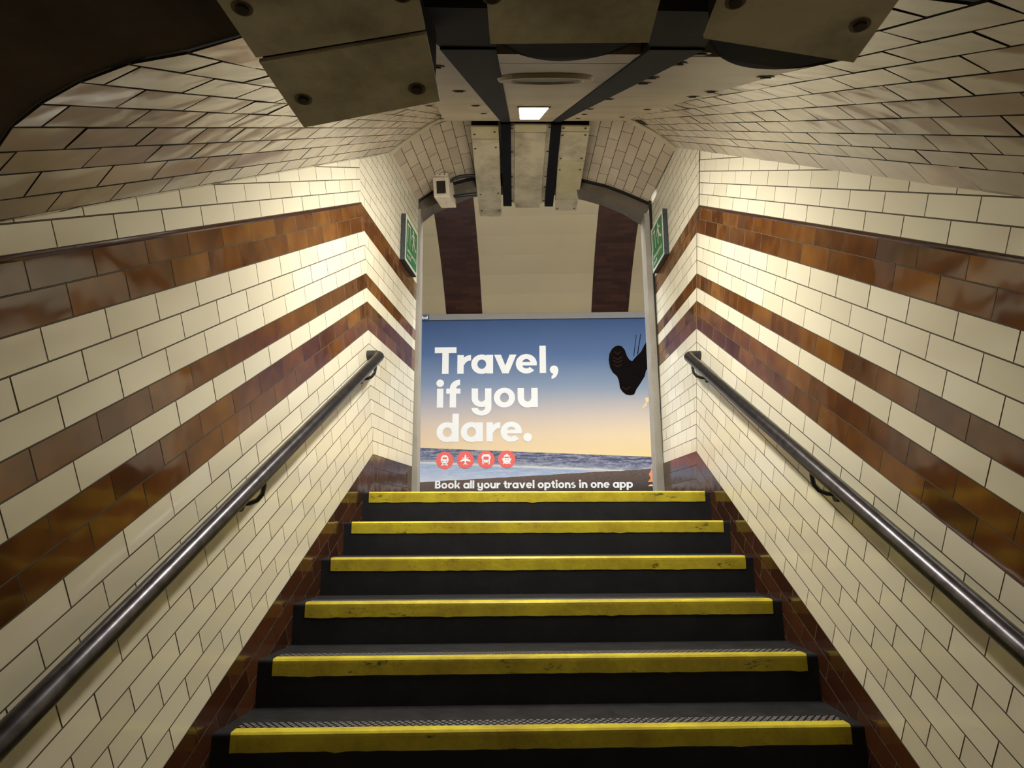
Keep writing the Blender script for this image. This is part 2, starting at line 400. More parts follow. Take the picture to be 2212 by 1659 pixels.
# ------------------------------------------------------------------ landing ceiling (tiled arch)
head = [(-.640, 2.125), (-.52, 2.211), (-.403, 2.268), (-.235, 2.318), (-.05, 2.345), (.2, 2.358), (.42, 2.345), (.598, 2.305), (.75, 2.267), (.885, 2.213), (1.055, 2.135)]
front = [(-.716, 2.088)] + [(-.60, 2.178), (-.47, 2.272), (-.30, 2.335), (-.08, 2.365), (.17, 2.375), (.42, 2.365), (.66, 2.345), (.82, 2.30), (.94, 2.228)] + [(1.062, 2.138)]
def resample(ch, n):
    L = [0]
    for a, b in zip(ch[:-1], ch[1:]): L.append(L[-1] + math.dist(a, b))
    out = []
    for k in range(n + 1):
        t = L[-1] * k / n
        for i in range(len(ch) - 1):
            if t <= L[i + 1] + 1e-9:
                f = (t - L[i]) / (L[i + 1] - L[i]); out.append((ch[i][0] + (ch[i + 1][0] - ch[i][0]) * f, ch[i][1] + (ch[i + 1][1] - ch[i][1]) * f)); break
    return out
NH = 26; hs, fs_ = resample(head, NH), resample(front, NH); mb = MB()
for i in range(NH):
    f0, f1 = V((fs_[i][0], .30, fs_[i][1])), V((fs_[i + 1][0], .30, fs_[i + 1][1])); n0, n1 = V((hs[i][0], 1.04, hs[i][1])), V((hs[i + 1][0], 1.04, hs[i + 1][1]))
    ln = (n0 - f0).length; ph = .10 if i % 2 else .0; ks = [0] + [ph + k * .204 for k in range(5) if .02 < ph + k * .204 < ln - .02] + [ln]
    for a, b in zip(ks[:-1], ks[1:]):
        q = [add(f0, n0, a / ln), add(f0, n0, b / ln), add(f1, n1, b / ln), add(f1, n1, a / ln)]
        n_ = (q[1] - q[0]).cross(q[3] - q[0]).normalized()
        if n_.z > 0: n_ = -n_
        add_tile(mb, q, n_, 0, gi=1)
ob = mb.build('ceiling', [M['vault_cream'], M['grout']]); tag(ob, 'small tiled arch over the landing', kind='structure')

# ------------------------------------------------------------------ stairs
T_, R_ = .28, .1508
st = empty('staircase', 'flight of black stairs with worn yellow nosings climbing between tiled walls', 'stairs', (.15, 0, 0))
def xl(y): return WL['x0'] + math.tan(WL['az']) * y - .001
def xr(y): return WR['x0'] + math.tan(WR['az']) * y + .001
NST = 14
for k in range(NST):
    y0, z0 = -k * T_, -k * R_; yb = y0 + (T_ if k else .02) + .03
    def sy(x, y): return y + .0066 * x
    e = .009; mb = MB()
    # profile (y,z) of one step: riser with rounded nosing
    pr = [(0, -R_ - .01)] + [(0, -.016)] + [(e * (1 - math.cos(a)), -e + e * math.sin(a)) for a in [0, .5, 1.0, 1.57]] + [(yb - y0, 0), (yb - y0, -R_ - .01)]
    Lp = [V((xl(y0 + p[0]), sy(xl(y0), y0 + p[0]), z0 + p[1])) for p in pr]; Rp = [V((xr(y0 + p[0]), sy(xr(y0), y0 + p[0]), z0 + p[1])) for p in pr]
    np_ = len(pr)
    for i in range(np_ - 1):
        mb.face([Lp[i], Lp[i + 1], Rp[i + 1], Rp[i]][::-1], 1 if i >= 5 and i == 5 else 0)
    mb.face(Lp[::-1], 0); mb.face(Rp, 0)
    s_ = mb.build('step', [M['step'], M['tread']], st); s_.parent = st; s_.matrix_parent_inverse = Matrix.Translation((-.15, 0, 0))
    xa, xb = -.7142 - .0252 * k, 1.0313 - .0053 * k
    if k > 9: continue
    # yellow nosing strip: slightly irregular sheet wrapped over the edge
    ny = 60; mb = MB(); hgt = .052; dep = .040; th = .003
    rng = random.Random(k * 13 + 5)
    rag = [rng.uniform(-.0011, .0011) + (.003 if rng.random() < .04 else 0) for _ in range(ny + 1)]
    prevr = None
    for i in range(ny + 1):
        x = xa + (xb - xa) * i / ny; hh = hgt + rag[i]
        ring = [(-th * .3, -hh), (-th, -hh), (-th, -e - .003), (-th * .75, -.004), (.002, th * .7), (e, th), (dep, th), (dep, 0.0005)]
        pts = [V((x, sy(x, y0 + a), z0 + b)) for a, b in ring]
        if prevr:
            for j in range(len(ring) - 1):
                mb.face([prevr[j], prevr[j + 1], pts[j + 1], pts[j]][::-1], 1 if j >= 3 else 0)
        else: mb.face(pts, 0)
        prevr = pts
    mb.face(prevr[::-1], 0)
    o_ = mb.build('nosing_strip', [M['yellow'], M['yellow_top']], s_)
    mb = MB(); mb.hexa([(xa - .0, sy(xa, y0 + dep), z0), (xb, sy(xb, y0 + dep), z0), (xb, sy(xb, y0 + dep + .062), z0), (xa, sy(xa, y0 + dep + .062), z0)],
                       [(xa - .0, sy(xa, y0 + dep), z0 + .0025), (xb, sy(xb, y0 + dep), z0 + .0025), (xb, sy(xb, y0 + dep + .062), z0 + .0015), (xa, sy(xa, y0 + dep + .062), z0 + .0015)])
    mb.build('grip_strip', M['mesh'], s_)
# landing, platform and corridor floors
mb = MB(); mb.face([(xl(.02), .02, 0), (xr(.02), .02, 0), (1.12, 1.25, 0), (-.66, 1.25, 0)]); ob = mb.build('floor', M['floor']); tag(ob, kind='structure')

# ------------------------------------------------------------------ cross-platform tunnel, frame of the poster wall
PA = .055; TV = V((math.cos(PA), -math.sin(PA), 0)); PN = V((math.sin(PA), math.cos(PA), 0)); PO = V((-1.2, 6.4, 0))
def tp(s, w_, z): return PO + TV * s - PN * w_ + V((0, 0, z))    # s along the wall, w_ towards the stairs
prof = [(0, -1.3), (0, 2.9)]
for a in range(0, 17):
    ang = math.radians(136 - a * (136 - 62) / 16); w_, z_ = 3.0 + 4.17 * math.cos(ang), 4.17 * math.sin(ang)
    if w_ > .02 and w_ < 5.25: prof.append((w_, z_))
prof += [(5.15, 3.4)]
stripes = [-4.2, -3.65, -2.0, -1.45, -.5, .030, .402, .948, 2.584, 3.137, 4.76, 5.31, 6.9, 7.5]
edges = [-6.0] + stripes + [9.0]
mb = MB(); uvs = []
for i in range(len(edges) - 1):
    mi = i % 2
    Lc = 0
    for a, b in zip(prof[:-1], prof[1:]):
        dl = math.dist(a, b)
        mb.face([tp(edges[i], *a), tp(edges[i + 1], *a), tp(edges[i + 1], *b), tp(edges[i], *b)], mi); uvs += [(edges[i], Lc), (edges[i + 1], Lc), (edges[i + 1], Lc + dl), (edges[i], Lc + dl)]; Lc += dl
ob = mb.build('wall_far', [M['enamel'], M['stripe']]); tag(ob, 'curved platform tunnel lining with brown tiled rings', kind='structure')
uv = ob.data.uv_layers.new(name='UVMap')
for l, c in zip(uv.data, uvs): l.uv = c
mb = MB(); mb.face([tp(-6, 0, -1.3), tp(9, 0, -1.3), tp(9, 2.6, -1.3), tp(-6, 2.6, -1.3)]); mb.face([tp(-6, 2.6, -1.3), tp(9, 2.6, -1.3), tp(9, 2.6, -.002), tp(-6, 2.6, -.002)]); mb.face([tp(-6, 2.6, -.002), tp(9, 2.6, -.002), tp(9, 5.4, -.002), tp(-6, 5.4, -.002)])
ob = mb.build('floor', M['floor']); tag(ob, kind='structure')
# near wall of the platform, around the opening
mb = MB()
def nb(s0, s1, z0, z1): mb.face([tp(s0, 5.15, z0), tp(s1, 5.15, z0), tp(s1, 5.15, z1), tp(s0, 5.15, z1)])
nb(-6, .835, 0, 3.4); nb(2.59, 9, 0, 3.4); nb(.835, 2.59, 2.42, 3.4)
for s0 in (-6, 9): mb.face([tp(s0, 0, -1.3), tp(s0, 5.15, -1.3), tp(s0, 5.15, 3.4), tp(s0, 3, 4.2), tp(s0, 0, 2.9)])
ob = mb.build('wall_near', M['enamel']); tag(ob, kind='structure')

# opening frame
mb = MB()
jl = (-.640, -.586); jr = (1.028, 1.078)
mb.hexa([(jl[0], 1.045, 0), (jl[1] + .0, 1.045, 0), (jl[1] + .004, 1.19, 0), (jl[0] + .0, 1.19, 0)], [(-.647, 1.045, 2.07), (-.606, 1.045, 2.07), (-.602, 1.19, 2.07), (-.64, 1.19, 2.07)], 0)
mb.hexa([(jr[0], 1.045, 0), (jr[1] + .01, 1.045, 0), (jr[1] + .02, 1.19, 0), (jr[0] + .004, 1.19, 0)], [(1.022, 1.045, 2.05), (1.063, 1.045, 2.05), (1.07, 1.19, 2.05), (1.024, 1.19, 2.05)], 0)
inner = [(-.61, 2.03), (-.53, 2.10), (-.40, 2.165), (-.25, 2.238), (-.05, 2.262), (.2, 2.27), (.42, 2.262), (.60, 2.225), (.75, 2.18), (.89, 2.12), (1.025, 2.03)]
outer = [(-.66, 2.14)] + [(x, z + .025) for x, z in head[1:-1]] + [(1.09, 2.15)]
for i in range(len(inner) - 1):
    a, b, c, d_ = inner[i], inner[i + 1], outer[i + 1], outer[i]
    mb.hexa([(a[0], 1.06, a[1]), (b[0], 1.06, b[1]), (c[0], 1.06, c[1]), (d_[0], 1.06, d_[1])], [(a[0], 1.2, a[1]), (b[0], 1.2, b[1]), (c[0], 1.2, c[1]), (d_[0], 1.2, d_[1])], 1)
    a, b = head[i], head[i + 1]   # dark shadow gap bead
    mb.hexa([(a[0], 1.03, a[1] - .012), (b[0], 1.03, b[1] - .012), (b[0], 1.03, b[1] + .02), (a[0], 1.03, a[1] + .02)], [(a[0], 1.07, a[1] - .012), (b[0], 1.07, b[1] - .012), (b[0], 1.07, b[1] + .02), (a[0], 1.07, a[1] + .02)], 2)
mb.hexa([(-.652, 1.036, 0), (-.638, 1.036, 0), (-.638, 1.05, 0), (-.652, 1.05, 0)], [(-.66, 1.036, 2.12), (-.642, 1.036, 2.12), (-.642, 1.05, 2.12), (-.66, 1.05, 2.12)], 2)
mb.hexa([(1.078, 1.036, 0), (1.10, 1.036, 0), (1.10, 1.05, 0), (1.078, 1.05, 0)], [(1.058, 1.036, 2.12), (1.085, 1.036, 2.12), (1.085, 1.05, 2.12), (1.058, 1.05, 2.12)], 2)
ob = mb.build('door_1', [M['jamb'], M['head'], M['iron']]); tag(ob, 'grey jambs and brown arched head of the opening to the platform', kind='structure')

# ------------------------------------------------------------------ poster
ps = empty('advertising_poster', 'large sunset beach travel advertisement in a grey frame on the far tunnel wall', 'poster', tuple(tp(2.2, .03, 1.2)))
def pp(s, z, w_=.045): return tp(s, w_, z)
def pbuild(mb, name, mats, parent=None):
    o_ = mb.build(name, mats); o_.parent = parent or ps
    o_.matrix_parent_inverse = Matrix.Translation(-ps.location); return o_
S0, S1, PB, PT = -.9, 5.2, -.25, 2.8
mb = MB()
for s0, s1, z0, z1 in ((S0 - .09, S1 + .09, PT, PT + .09), (S0 - .09, S1 + .09, PB - .09, PB), (S0 - .09, S0, PB, PT), (S1, S1 + .09, PB, PT)):
    mb.hexa([tp(s0, .002, z0), tp(s1, .002, z0), tp(s1, .07, z0), tp(s0, .07, z0)], [tp(s0, .002, z1), tp(s1, .002, z1), tp(s1, .07, z1), tp(s0, .07, z1)])
fr = pbuild(mb, 'frame', M['poster_grey'])
# printed sheet
mt = mat('printed sunset beach sheet', (.5, .5, .5), .6, spec=.25); M['sheet'] = mt
uvn = nn(mt, 'ShaderNodeUVMap'); sp = nn(mt, 'ShaderNodeSeparateXYZ'); lk(mt, uvn.outputs[0], sp.inputs[0])
def mth(op, a, b=None, c=None):
    x = nn(mt, 'ShaderNodeMath', operation=op)
    for i, v in enumerate((a, b, c)):
        if v is None: continue
        if isinstance(v, (int, float)): x.inputs[i].default_value = v
        else: lk(mt, v, x.inputs[i])
    return x.outputs[0]
sx, sz = sp.outputs[0], sp.outputs[1]
g1 = mth('DIVIDE', mth('SUBTRACT', sz, .75), 2.05)
sky = ramp(mt, g1, [(0, (.86, .66, .40)), (.10, (.80, .62, .43)), (.24, (.66, .55, .47)), (.36, (.44, .43, .48)), (.52, (.21, .28, .43)), (.75, (.070, .135, .30)), (1, (.034, .078, .21))])
sky2 = ramp(mt, g1, [(0, (.92, .72, .36)), (.15, (.88, .71, .47)), (.3, (.66, .57, .50)), (.48, (.28, .35, .46)), (.70, (.095, .17, .35)), (1, (.038, .085, .23))])
skyc = mix(mt, mth('MULTIPLY', sx, .26), sky.outputs[0], sky2.outputs[0])
mp = nn(mt, 'ShaderNodeMapping'); mp.inputs['Scale'].default_value = (1.6, 13, 1); mp.inputs['Rotation'].default_value = (0, 0, -.03); lk(mt, uvn.outputs[0], mp.inputs[0])
wn = noise(mt, 2.6, 7, .68, mp.outputs[0])
# sea: dark band near the horizon, foam and pale shallows
hz = mth('MULTIPLY_ADD', sx, -.0455, .892)
dsea = mth('SUBTRACT', hz, sz)
seab = ramp(mt, mth('MULTIPLY_ADD', mth('SUBTRACT', wn.outputs[0], .5), .10, mth('MULTIPLY', dsea, 2.2)), [(0, (.055, .07, .15)), (.25, (.085, .10, .20)), (.42, (.22, .26, .36)), (.46, (.72, .70, .66)), (.52, (.30, .40, .58)), (.72, (.36, .46, .66)), (1, (.52, .58, .72))])
wn2 = noise(mt, 11, 8, .75, mp.outputs[0])
fo = ramp(mt, mth('MULTIPLY_ADD', wn2.outputs[0], .5, mth('MULTIPLY', wn.outputs[0], .5)), [(.47, (0, 0, 0)), (.60, (1, 1, 1))])
sea = mix(mt, mth('MULTIPLY', fo.outputs[0], .6), seab.outputs[0], (.72, .72, .78))
sd = ramp(mt, wn2.outputs[0], [(.36, (.05, .04, .04)), (.5, (.15, .105, .085)), (.7, (.19, .14, .115))])
shore = mth('ADD', mth('MULTIPLY_ADD', sx, .052, .392), mth('MULTIPLY', mth('SUBTRACT', wn.outputs[0], .5), .03))
darks = ramp(mt, mth('SUBTRACT', shore, sz), [(0, (1, 1, 1)), (.12, (.75, .75, .8)), (.3, (.28, .30, .36))])
sandc = mix(mt, 1.0, sd.outputs[0], darks.outputs[0], 'MULTIPLY')
c1 = mix(mt, mth('LESS_THAN', sz, hz), skyc, sea)
c2 = mix(mt, mth('LESS_THAN', sz, shore), c1, sandc)
lk(mt, c2, P(mt).inputs['Base Color'])
mb = MB(); mb.face([pp(S0, PB, .04), pp(S1, PB, .04), pp(S1, PT, .04), pp(S0, PT, .04)])
sheet = pbuild(mb, 'printed_sheet', M['sheet']); uv = sheet.data.uv_layers.new(name='UVMap')
for l, c in zip(uv.data, [(S0, PB), (S1, PB), (S1, PT), (S0, PT)]): l.uv = c

# stroke lettering, cap height = 1
def arc(cx, cy, rx, ry, a0, a1, rx2, ry2, n=28):
    out = []
    for i in range(n):
        t0 = math.radians(a0 + (a1 - a0) * i / n); t1 = math.radians(a0 + (a1 - a0) * (i + 1) / n)
        out.append([(cx + rx * math.cos(t0), cy + ry * math.sin(t0)), (cx + rx * math.cos(t1), cy + ry * math.sin(t1)), (cx + rx2 * math.cos(t1), cy + ry2 * math.sin(t1)), (cx + rx2 * math.cos(t0), cy + ry2 * math.sin(t0))])
    return out
def rc(x0, y0, x1, y1): return [[(x0, y0), (x1, y0), (x1, y1), (x0, y1)]]
def disc(cx, cy, r, n=24): return [[(cx + r * math.cos(2 * math.pi * i / n), cy + r * math.sin(2 * math.pi * i / n)) for i in range(n)]]
K = .235; X = .70
def bowl(cx): return arc(cx, .35, .385, .365, 0, 360, .385 - K + .01, .365 - K + .045, 40)
G = {}
G['T'] = (.80, rc(0, .78, .80, 1) + rc(.28, 0, .52, .8))
G['r'] = (.50, rc(0, 0, K, X) + arc(.50, .30, .40, .40, 90, 170, .24, .19, 16))
G['a'] = (.80, bowl(.385) + rc(.80 - K, 0, .80, X))
G['v'] = (.82, [[(0, X), (.25, X), (.53, 0), (.30, 0)], [(.82, X), (.57, X), (.30, 0), (.53, 0)]])
G['e'] = (.77, arc(.385, .35, .385, .365, 0, 318, .16, .175, 44) + rc(.1, .285, .765, .42))
G['l'] = (K, rc(0, 0, K, 1.02))
G[','] = (.32, disc(.15, .12, .155) + arc(.06, .12, .245, .34, -92, 0, .09, .22, 12))
G['i'] = (.28, disc(.14, .90, .14) + rc(.03, 0, .03 + K, X))
G['f'] = (.52, rc(.13, 0, .13 + K, .72) + arc(.50, .70, .37, .33, 90, 180, .135, .13, 16) + rc(0, .51, .52, X))
G['y'] = (.72, rc(0, .33, K, X) + rc(.72 - K, -.02, .72, X) + arc(.36, .34, .36, .33, 180, 330, .125, .13, 20) + arc(.36, -.02, .36, .285, 180, 360, .125, .10, 22))
G['o'] = (.78, bowl(.39))
G['u'] = (.73, rc(0, .33, K, X) + rc(.73 - K, 0, .73, X) + arc(.36, .34, .36, .365, 180, 350, .125, .14, 22))
G['d'] = (.80, bowl(.385) + rc(.80 - K, 0, .80, 1.02))
G['.'] = (.31, disc(.155, .145, .155))
G['B'] = (.74, rc(0, 0, K, 1) + rc(K, 0, .42, .2) + rc(K, .41, .42, .59) + rc(K, .8, .42, 1) + arc(.42, .74, .27, .26, -90, 90, .06, .07, 16) + arc(.42, .295, .32, .295, -90, 90, .09, .105, 16))
G['k'] = (.72, rc(0, 0, K, 1.02) + [[(K - .02, .26), (.46, X), (.72, X), (K - .02, .12)], [(.28, .40), (.44, .52), (.74, 0), (.47, 0)]])
G['t'] = (.48, rc(.12, .2, .12 + K, .9) + rc(0, .51, .48, X) + arc(.48, .24, .36, .25, 180, 270, .125, .05, 12))
G['p'] = (.80, bowl(.415) + rc(0, -.28, K, X))
G['n'] = (.72, rc(0, 0, K, X) + rc(.72 - K, 0, .72, .36) + arc(.36, .36, .36, .355, 0, 170, .125, .13, 22))
G['s'] = (.60, arc(.30, .505, .29, .205, 50, 270, .10, .045, 16) + arc(.30, .205, .30, .215, -150, 90, .10, .045, 18))
G['g'] = (.80, bowl(.385) + rc(.80 - K, 0, .80, X) + arc(.42, 0, .38, .28, 190, 360, .145, .09, 20))
G['b'] = (.80, bowl(.415) + rc(0, 0, K, 1.02))
LAY = {}
for ch_, (w__, polys_) in G.items():      # strokes that share an edge stay level, overlapping strokes sit one film thickness apart
    lay, cur = [], 0
    for q_, pl_ in enumerate(polys_):
        if q_:
            shared = sum(1 for a in pl_ for b in polys_[q_ - 1] if math.dist(a, b) < 1e-6)
            if shared < 2 or ch_ == 'v': cur += 1
        lay.append(cur)
    LAY[ch_] = lay
def letters(mb, txt, s0, z0, h, wd=.0475, xs=None, width=None, gap=.085, sp_=.30, tf=pp):
    if width:
        tot = 0
        for ch in txt: tot += sp_ if ch == ' ' else G[ch][0] + gap
        h_x = width / (tot - gap)
    else: h_x = h
    x = s0
    for i, ch in enumerate(txt):
        if ch == ' ': x += sp_ * h_x; continue
        if xs: x = xs[i]
        for q_, poly in enumerate(G[ch][1]):
            pts = [tf(x + a * h_x, z0 + b * h, wd + LAY[ch][q_] * .0005) for a, b in poly]; mb.face(pts)
        x += (G[ch][0] + gap) * h_x
H = .405
for txt, z0, xs in (('Travel,', 1.979, [.245, .584, .790, 1.128, 1.449, 1.800, 1.951]), ('if you', 1.474, [.277, .425, 0, .799, 1.123, 1.473]), ('dare.', .971, [.293, .645, 1.018, 1.222, 1.552])):
    mb = MB(); x = 0
    if txt == 'if you':
        letters(mb, 'i', .277, z0, H); letters(mb, 'f', .425, z0, H); pbuild(mb, 'headline_lettering', M['white']); mb = MB(); letters(mb, 'y', .799, z0, H); letters(mb, 'o', 1.123, z0, H); letters(mb, 'u', 1.473, z0, H)
    else: letters(mb, txt, 0, z0, H, xs=xs)
    pbuild(mb, 'headline_lettering', M['white'])
mb = MB(); letters(mb, 'Book all your travel options in one app', .285, .304, .112, width=2.818, sp_=.34, gap=.07)
pbuild(mb, 'strapline_lettering', M['white'])
# round transport icons
def pic(kind):
    e = []
    if kind == 'train':
        e = [('w', [[(-.26, -.35), (.26, -.35), (.36, -.25), (.45, -.05), (.45, .15), (.36, .42), (.18, .58), (-.18, .58), (-.36, .42), (-.45, .15), (-.45, -.05), (-.36, -.25)]]), ('w', [[(-.40, -.64), (-.28, -.64), (-.12, -.38), (-.26, -.38)], [(.40, -.64), (.28, -.64), (.12, -.38), (.26, -.38)], [(-.25, -.55), (.25, -.55), (.25, -.48), (-.25, -.48)]]), ('r', [[(-.24, .12), (.24, .12), (.24, .34), (-.24, .34)]]), ('r', disc(-.22, -.13, .07, 10) + disc(.22, -.13, .07, 10))]
    if kind == 'plane':
        e = [('w', [[(-.08, -.3), (.08, -.3), (.12, .3), (.08, .52), (0, .62), (-.08, .52), (-.12, .3)], [(-.6, -.22), (-.58, -.08), (-.08, .2), (-.08, -.12)], [(.6, -.22), (.58, -.08), (.08, .2), (.08, -.12)], [(-.24, -.58), (-.2, -.48), (-.05, -.3), (.05, -.3), (.2, -.48), (.24, -.58), (0, -.5)]] + disc(-.3, .22, .07, 10) + disc(.3, .22, .07, 10))]
    if kind == 'bus':
        e = [('w', [[(-.44, -.34), (.44, -.34), (.44, .48), (.36, .62), (-.36, .62), (-.44, .48)], [(-.40, -.56), (-.28, -.56), (-.28, -.3), (-.44, -.3)], [(.40, -.56), (.28, -.56), (.28, -.3), (.44, -.3)], [(-.52, .1), (-.44, .1), (-.44, .4), (-.52, .4)], [(.52, .1), (.44, .1), (.44, .4), (.52, .4)]]), ('r', [[(-.3, -.02), (.3, -.02), (.3, .34), (-.3, .34)]]), ('r', disc(-.28, -.21, .06, 10) + disc(.28, -.21, .06, 10))]
    if kind == 'ship':
        e = [('w', [[(-.36, -.38), (.36, -.38), (.52, .0), (.54, .12), (-.54, .12), (-.52, .0)], [(-.36, .1), (.36, .1), (.30, .46), (-.30, .46)], [(-.14, .46), (.14, .46), (.1, .62), (-.1, .62)]]), ('w', [[(-.45, -.56), (-.22, -.46), (0, -.56), (.22, -.46), (.45, -.56), (.45, -.46), (.22, -.34), (0, -.44), (-.22, -.34), (-.45, -.46)]]), ('r', [[(-.28, .16), (.28, .16), (.25, .30), (-.25, .30)]]), ('r', disc(-.16, -.05, .05, 10) + disc(.16, -.05, .05, 10))]
    return e
for kd, s_c, z_c in (('train', .418, .707), ('plane', .717, .712), ('bus', 1.016, .713), ('ship', 1.313, .716)):
    R0 = .125; mb = MB(); mb.face([pp(s_c + R0 * math.cos(i * math.pi / 24), z_c + R0 * math.sin(i * math.pi / 24), .0465) for i in range(48)], 1)
    for c_, polys in pic(kd):
        for pl in polys: mb.face([pp(s_c + a * R0, z_c + b * R0, .0475 if c_ == 'w' else .0485) for a, b in pl], 0 if c_ == 'w' else 1)
    pbuild(mb, kd + '_icon', [M['white'], M['red']])
shoe = [(2.965, 2.384), (3.017, 2.372), (3.058, 2.318), (3.089, 2.22), (3.122, 2.166), (3.16, 2.143), (3.227, 2.218), (3.299, 2.289), (3.374, 2.431), (3.466, 2.551), (3.62, 2.70), (3.75, 2.78), (3.80, 2.45), (3.475, 2.162), (3.429, 2.101), (3.356, 1.995), (3.336, 1.916), (3.263, 1.803), (3.208, 1.724), (3.171, 1.646), (3.111, 1.634), (3.052, 1.647), (3.002, 1.691), (2.969, 1.744), (2.956, 1.858), (2.933, 1.92), (2.874, 1.974), (2.834, 2.054), (2.818, 2.169), (2.831, 2.258), (2.868, 2.329), (2.913, 2.369)]
mb = MB(); mb.face([pp(a, b, .0465) for a, b in shoe])
mb.face([pp(*q, .0465) for q in ((3.234, 2.541), (3.24, 2.541), (3.192, 2.22), (3.182, 2.22))]); mb.face([pp(*q, .0465) for q in ((3.30, 2.56), (3.308, 2.556), (3.25, 2.25), (3.236, 2.25))])
M['sole'] = mat('sole tread print', (.035, .017, .013), .9, spec=0)
for (cx, cz, ww) in ((2.95, 2.20, .07), (2.95, 2.15, .075), (2.955, 2.28, .05), (3.06, 1.75, .06), (2.95, 2.09, .06)):
    mb.face([pp(cx - ww, cz + .02, .0475), pp(cx, cz - .02, .0475), pp(cx + ww, cz + .02, .0475), pp(cx + ww, cz + .004, .0475), pp(cx, cz - .036, .0475), pp(cx - ww, cz + .004, .0475)], 1)
pbuild(mb, 'shoe_picture', [M['shoe'], M['sole']])
mb = MB()
for pl in ([(3.327, 1.60), (3.45, 1.60), (3.50, 1.54), (3.53, 1.2), (3.44, 1.2), (3.427, 1.462), (3.389, 1.549), (3.336, 1.515)], [(3.336, 1.53), (3.355, 1.50), (3.295, 1.437), (3.283, 1.454)], [(3.43, 1.36), (3.40, 1.30), (3.37, 1.22), (3.45, 1.2)]): mb.face([pp(a, b, .0465) for a, b in pl], 0)
pbuild(mb, 'flame_picture', [M['flame'], M['orange']]); mb = MB()
for pl in ([(3.37, .623), (3.423, .677), (3.52, .66), (3.50, .382), (3.317, .383), (3.359, .436), (3.335, .49), (3.375, .561)],): mb.face([pp(a, b, .0465) for a, b in pl], 1)
mb.face([pp(*q, .0465) for q in ((3.315, .325), (3.36, .352), (3.395, .325))], 0)
mb.face([pp(*q, .0475) for q in ((3.375, .62), (3.42, .67), (3.51, .65), (3.505, .56), (3.40, .57))], 0)
pbuild(mb, 'reflection_picture', [M['flame'], M['orange']])
mb = MB(); mb.hexa([tp(-.3, .071, 2.795), tp(.155, .071, 2.795), tp(.155, .076, 2.795), tp(-.3, .076, 2.795)], [tp(-.3, .071, 2.885), tp(.155, .071, 2.885), tp(.155, .076, 2.885), tp(-.3, .076, 2.885)])
tg = pbuild(mb, 'corner_tag', M['tag_blue'])
mb = MB(); letters(mb, 'global', -.03, 2.815, .052, wd=.078, width=.165); o_ = mb.build('tag_lettering', M['white'], tg); o_.parent = tg; o_.matrix_parent_inverse = Matrix.Identity(4)

# ------------------------------------------------------------------ soffit cover boards along the slope
QP = V((.096, .27, 2.2947)); QN = V((-0.01132165, -0.51261038, 0.85854669))
def sz_(x, y): return QP.z - (QN.x * (x - QP.x) + QN.y * (y - QP.y)) / QN.z
def slab(mb, pts, t=.02, mi=0, dz=0):
    lo = [V((x, y, sz_(x, y) + dz)) for x, y in pts]; hi = [p + V((0, -.4, 1)).normalized() * t for p in lo]; mb.hexa(lo, hi, mi)
def barx(side, y): return (-.105 + (y + 2.95) / 3.22 * .103) if side < 0 else (.153 + (y + 2.86) / 3.13 * .160)
def bolt(parent, p, nrm, r=.012, name='bolt'):
    mb = MB(); p = V(p); mb.tube([p + nrm * .0, p - nrm * .0012], r * 1.35, 18, 1); mb.tube([p, p - nrm * .0032], r * .85, 14, 0)
    o_ = mb.build(name, [M['bolt'], M['washer']], parent); o_.matrix_parent_inverse = Matrix.Translation(-parent.location); return o_
def pb2(mb, name, mats, parent, **kw):
    o_ = mb.build(name, mats, parent, **kw); o_.matrix_parent_inverse = Matrix.Translation(-parent.location); return o_
def side_board(name, label, inner_x, outer, bolts, segs):
    e0 = empty(name, label, 'panel', (outer[0][0], outer[0][1], sz_(*outer[0]) + .02))
    def ox(y):
        for a, b in zip(outer[:-1], outer[1:]):
            if b[1] <= y <= a[1]: return a[0] + (b[0] - a[0]) * (a[1] - y) / (a[1] - b[1])
        return outer[-1][0]
    for ya, yb in zip(segs[:-1], segs[1:]):
        mb = MB(); yn = 6
        for i in range(yn):
            y0, y1 = ya + (yb - ya) * i / yn, ya + (yb - ya) * (i + 1) / yn
            if i == 0: y0 -= .0015
            if i == yn - 1: y1 += .0015
            slab(mb, [(inner_x(y0), y0), (ox(y0), y0), (ox(y1), y1), (inner_x(y1), y1)])
        pb2(mb, 'board', M['soffit'], e0)
    for b in bolts: bolt(e0, (b[0], b[1], sz_(b[0], b[1]) - .001), QN)
    return e0
side_board('soffit_panel', 'wide grimy cream soffit panel dotted with dark bolts, right of the light strip', lambda y: barx(1, y) + .025,
    [(.752, .27), (.532, -1.557), (.472, -2.207), (.424, -2.755), (.412, -2.9)],
    [(.205, -2.786), (.208, -2.672), (.222, -2.455), (.235, -2.343), (.255, -1.85), (.29, -1.272), (.408, -2.643), (.434, -2.468), (.456, -2.113), (.465, -1.94), (.517, -1.229), (.583, -.425), (.34, -.77), (.38, -.25)], [.27, -.9, -1.9, -2.74])
side_board('soffit_panel', 'narrower grimy cream soffit panel, left of the light strip above the notice box', lambda y: barx(-1, y) - .025,
    [(-.405, .27), (-.354, -.24), (-.271, -1.414), (-.20, -2.7), (-.18, -3.02)],
    [(-.165, -2.625), (-.155, -2.126), (-.135, -1.497), (-.333, -.683), (-.118, -.862), (-.29, -1.5), (-.36, -.2)], [.27, -1.1, -2.9])
e0 = empty('soffit_panel', 'middle cream soffit panel carrying the round loudspeaker and the light strip', 'panel', (.05, -1.4, sz_(.05, -1.4) + .02))
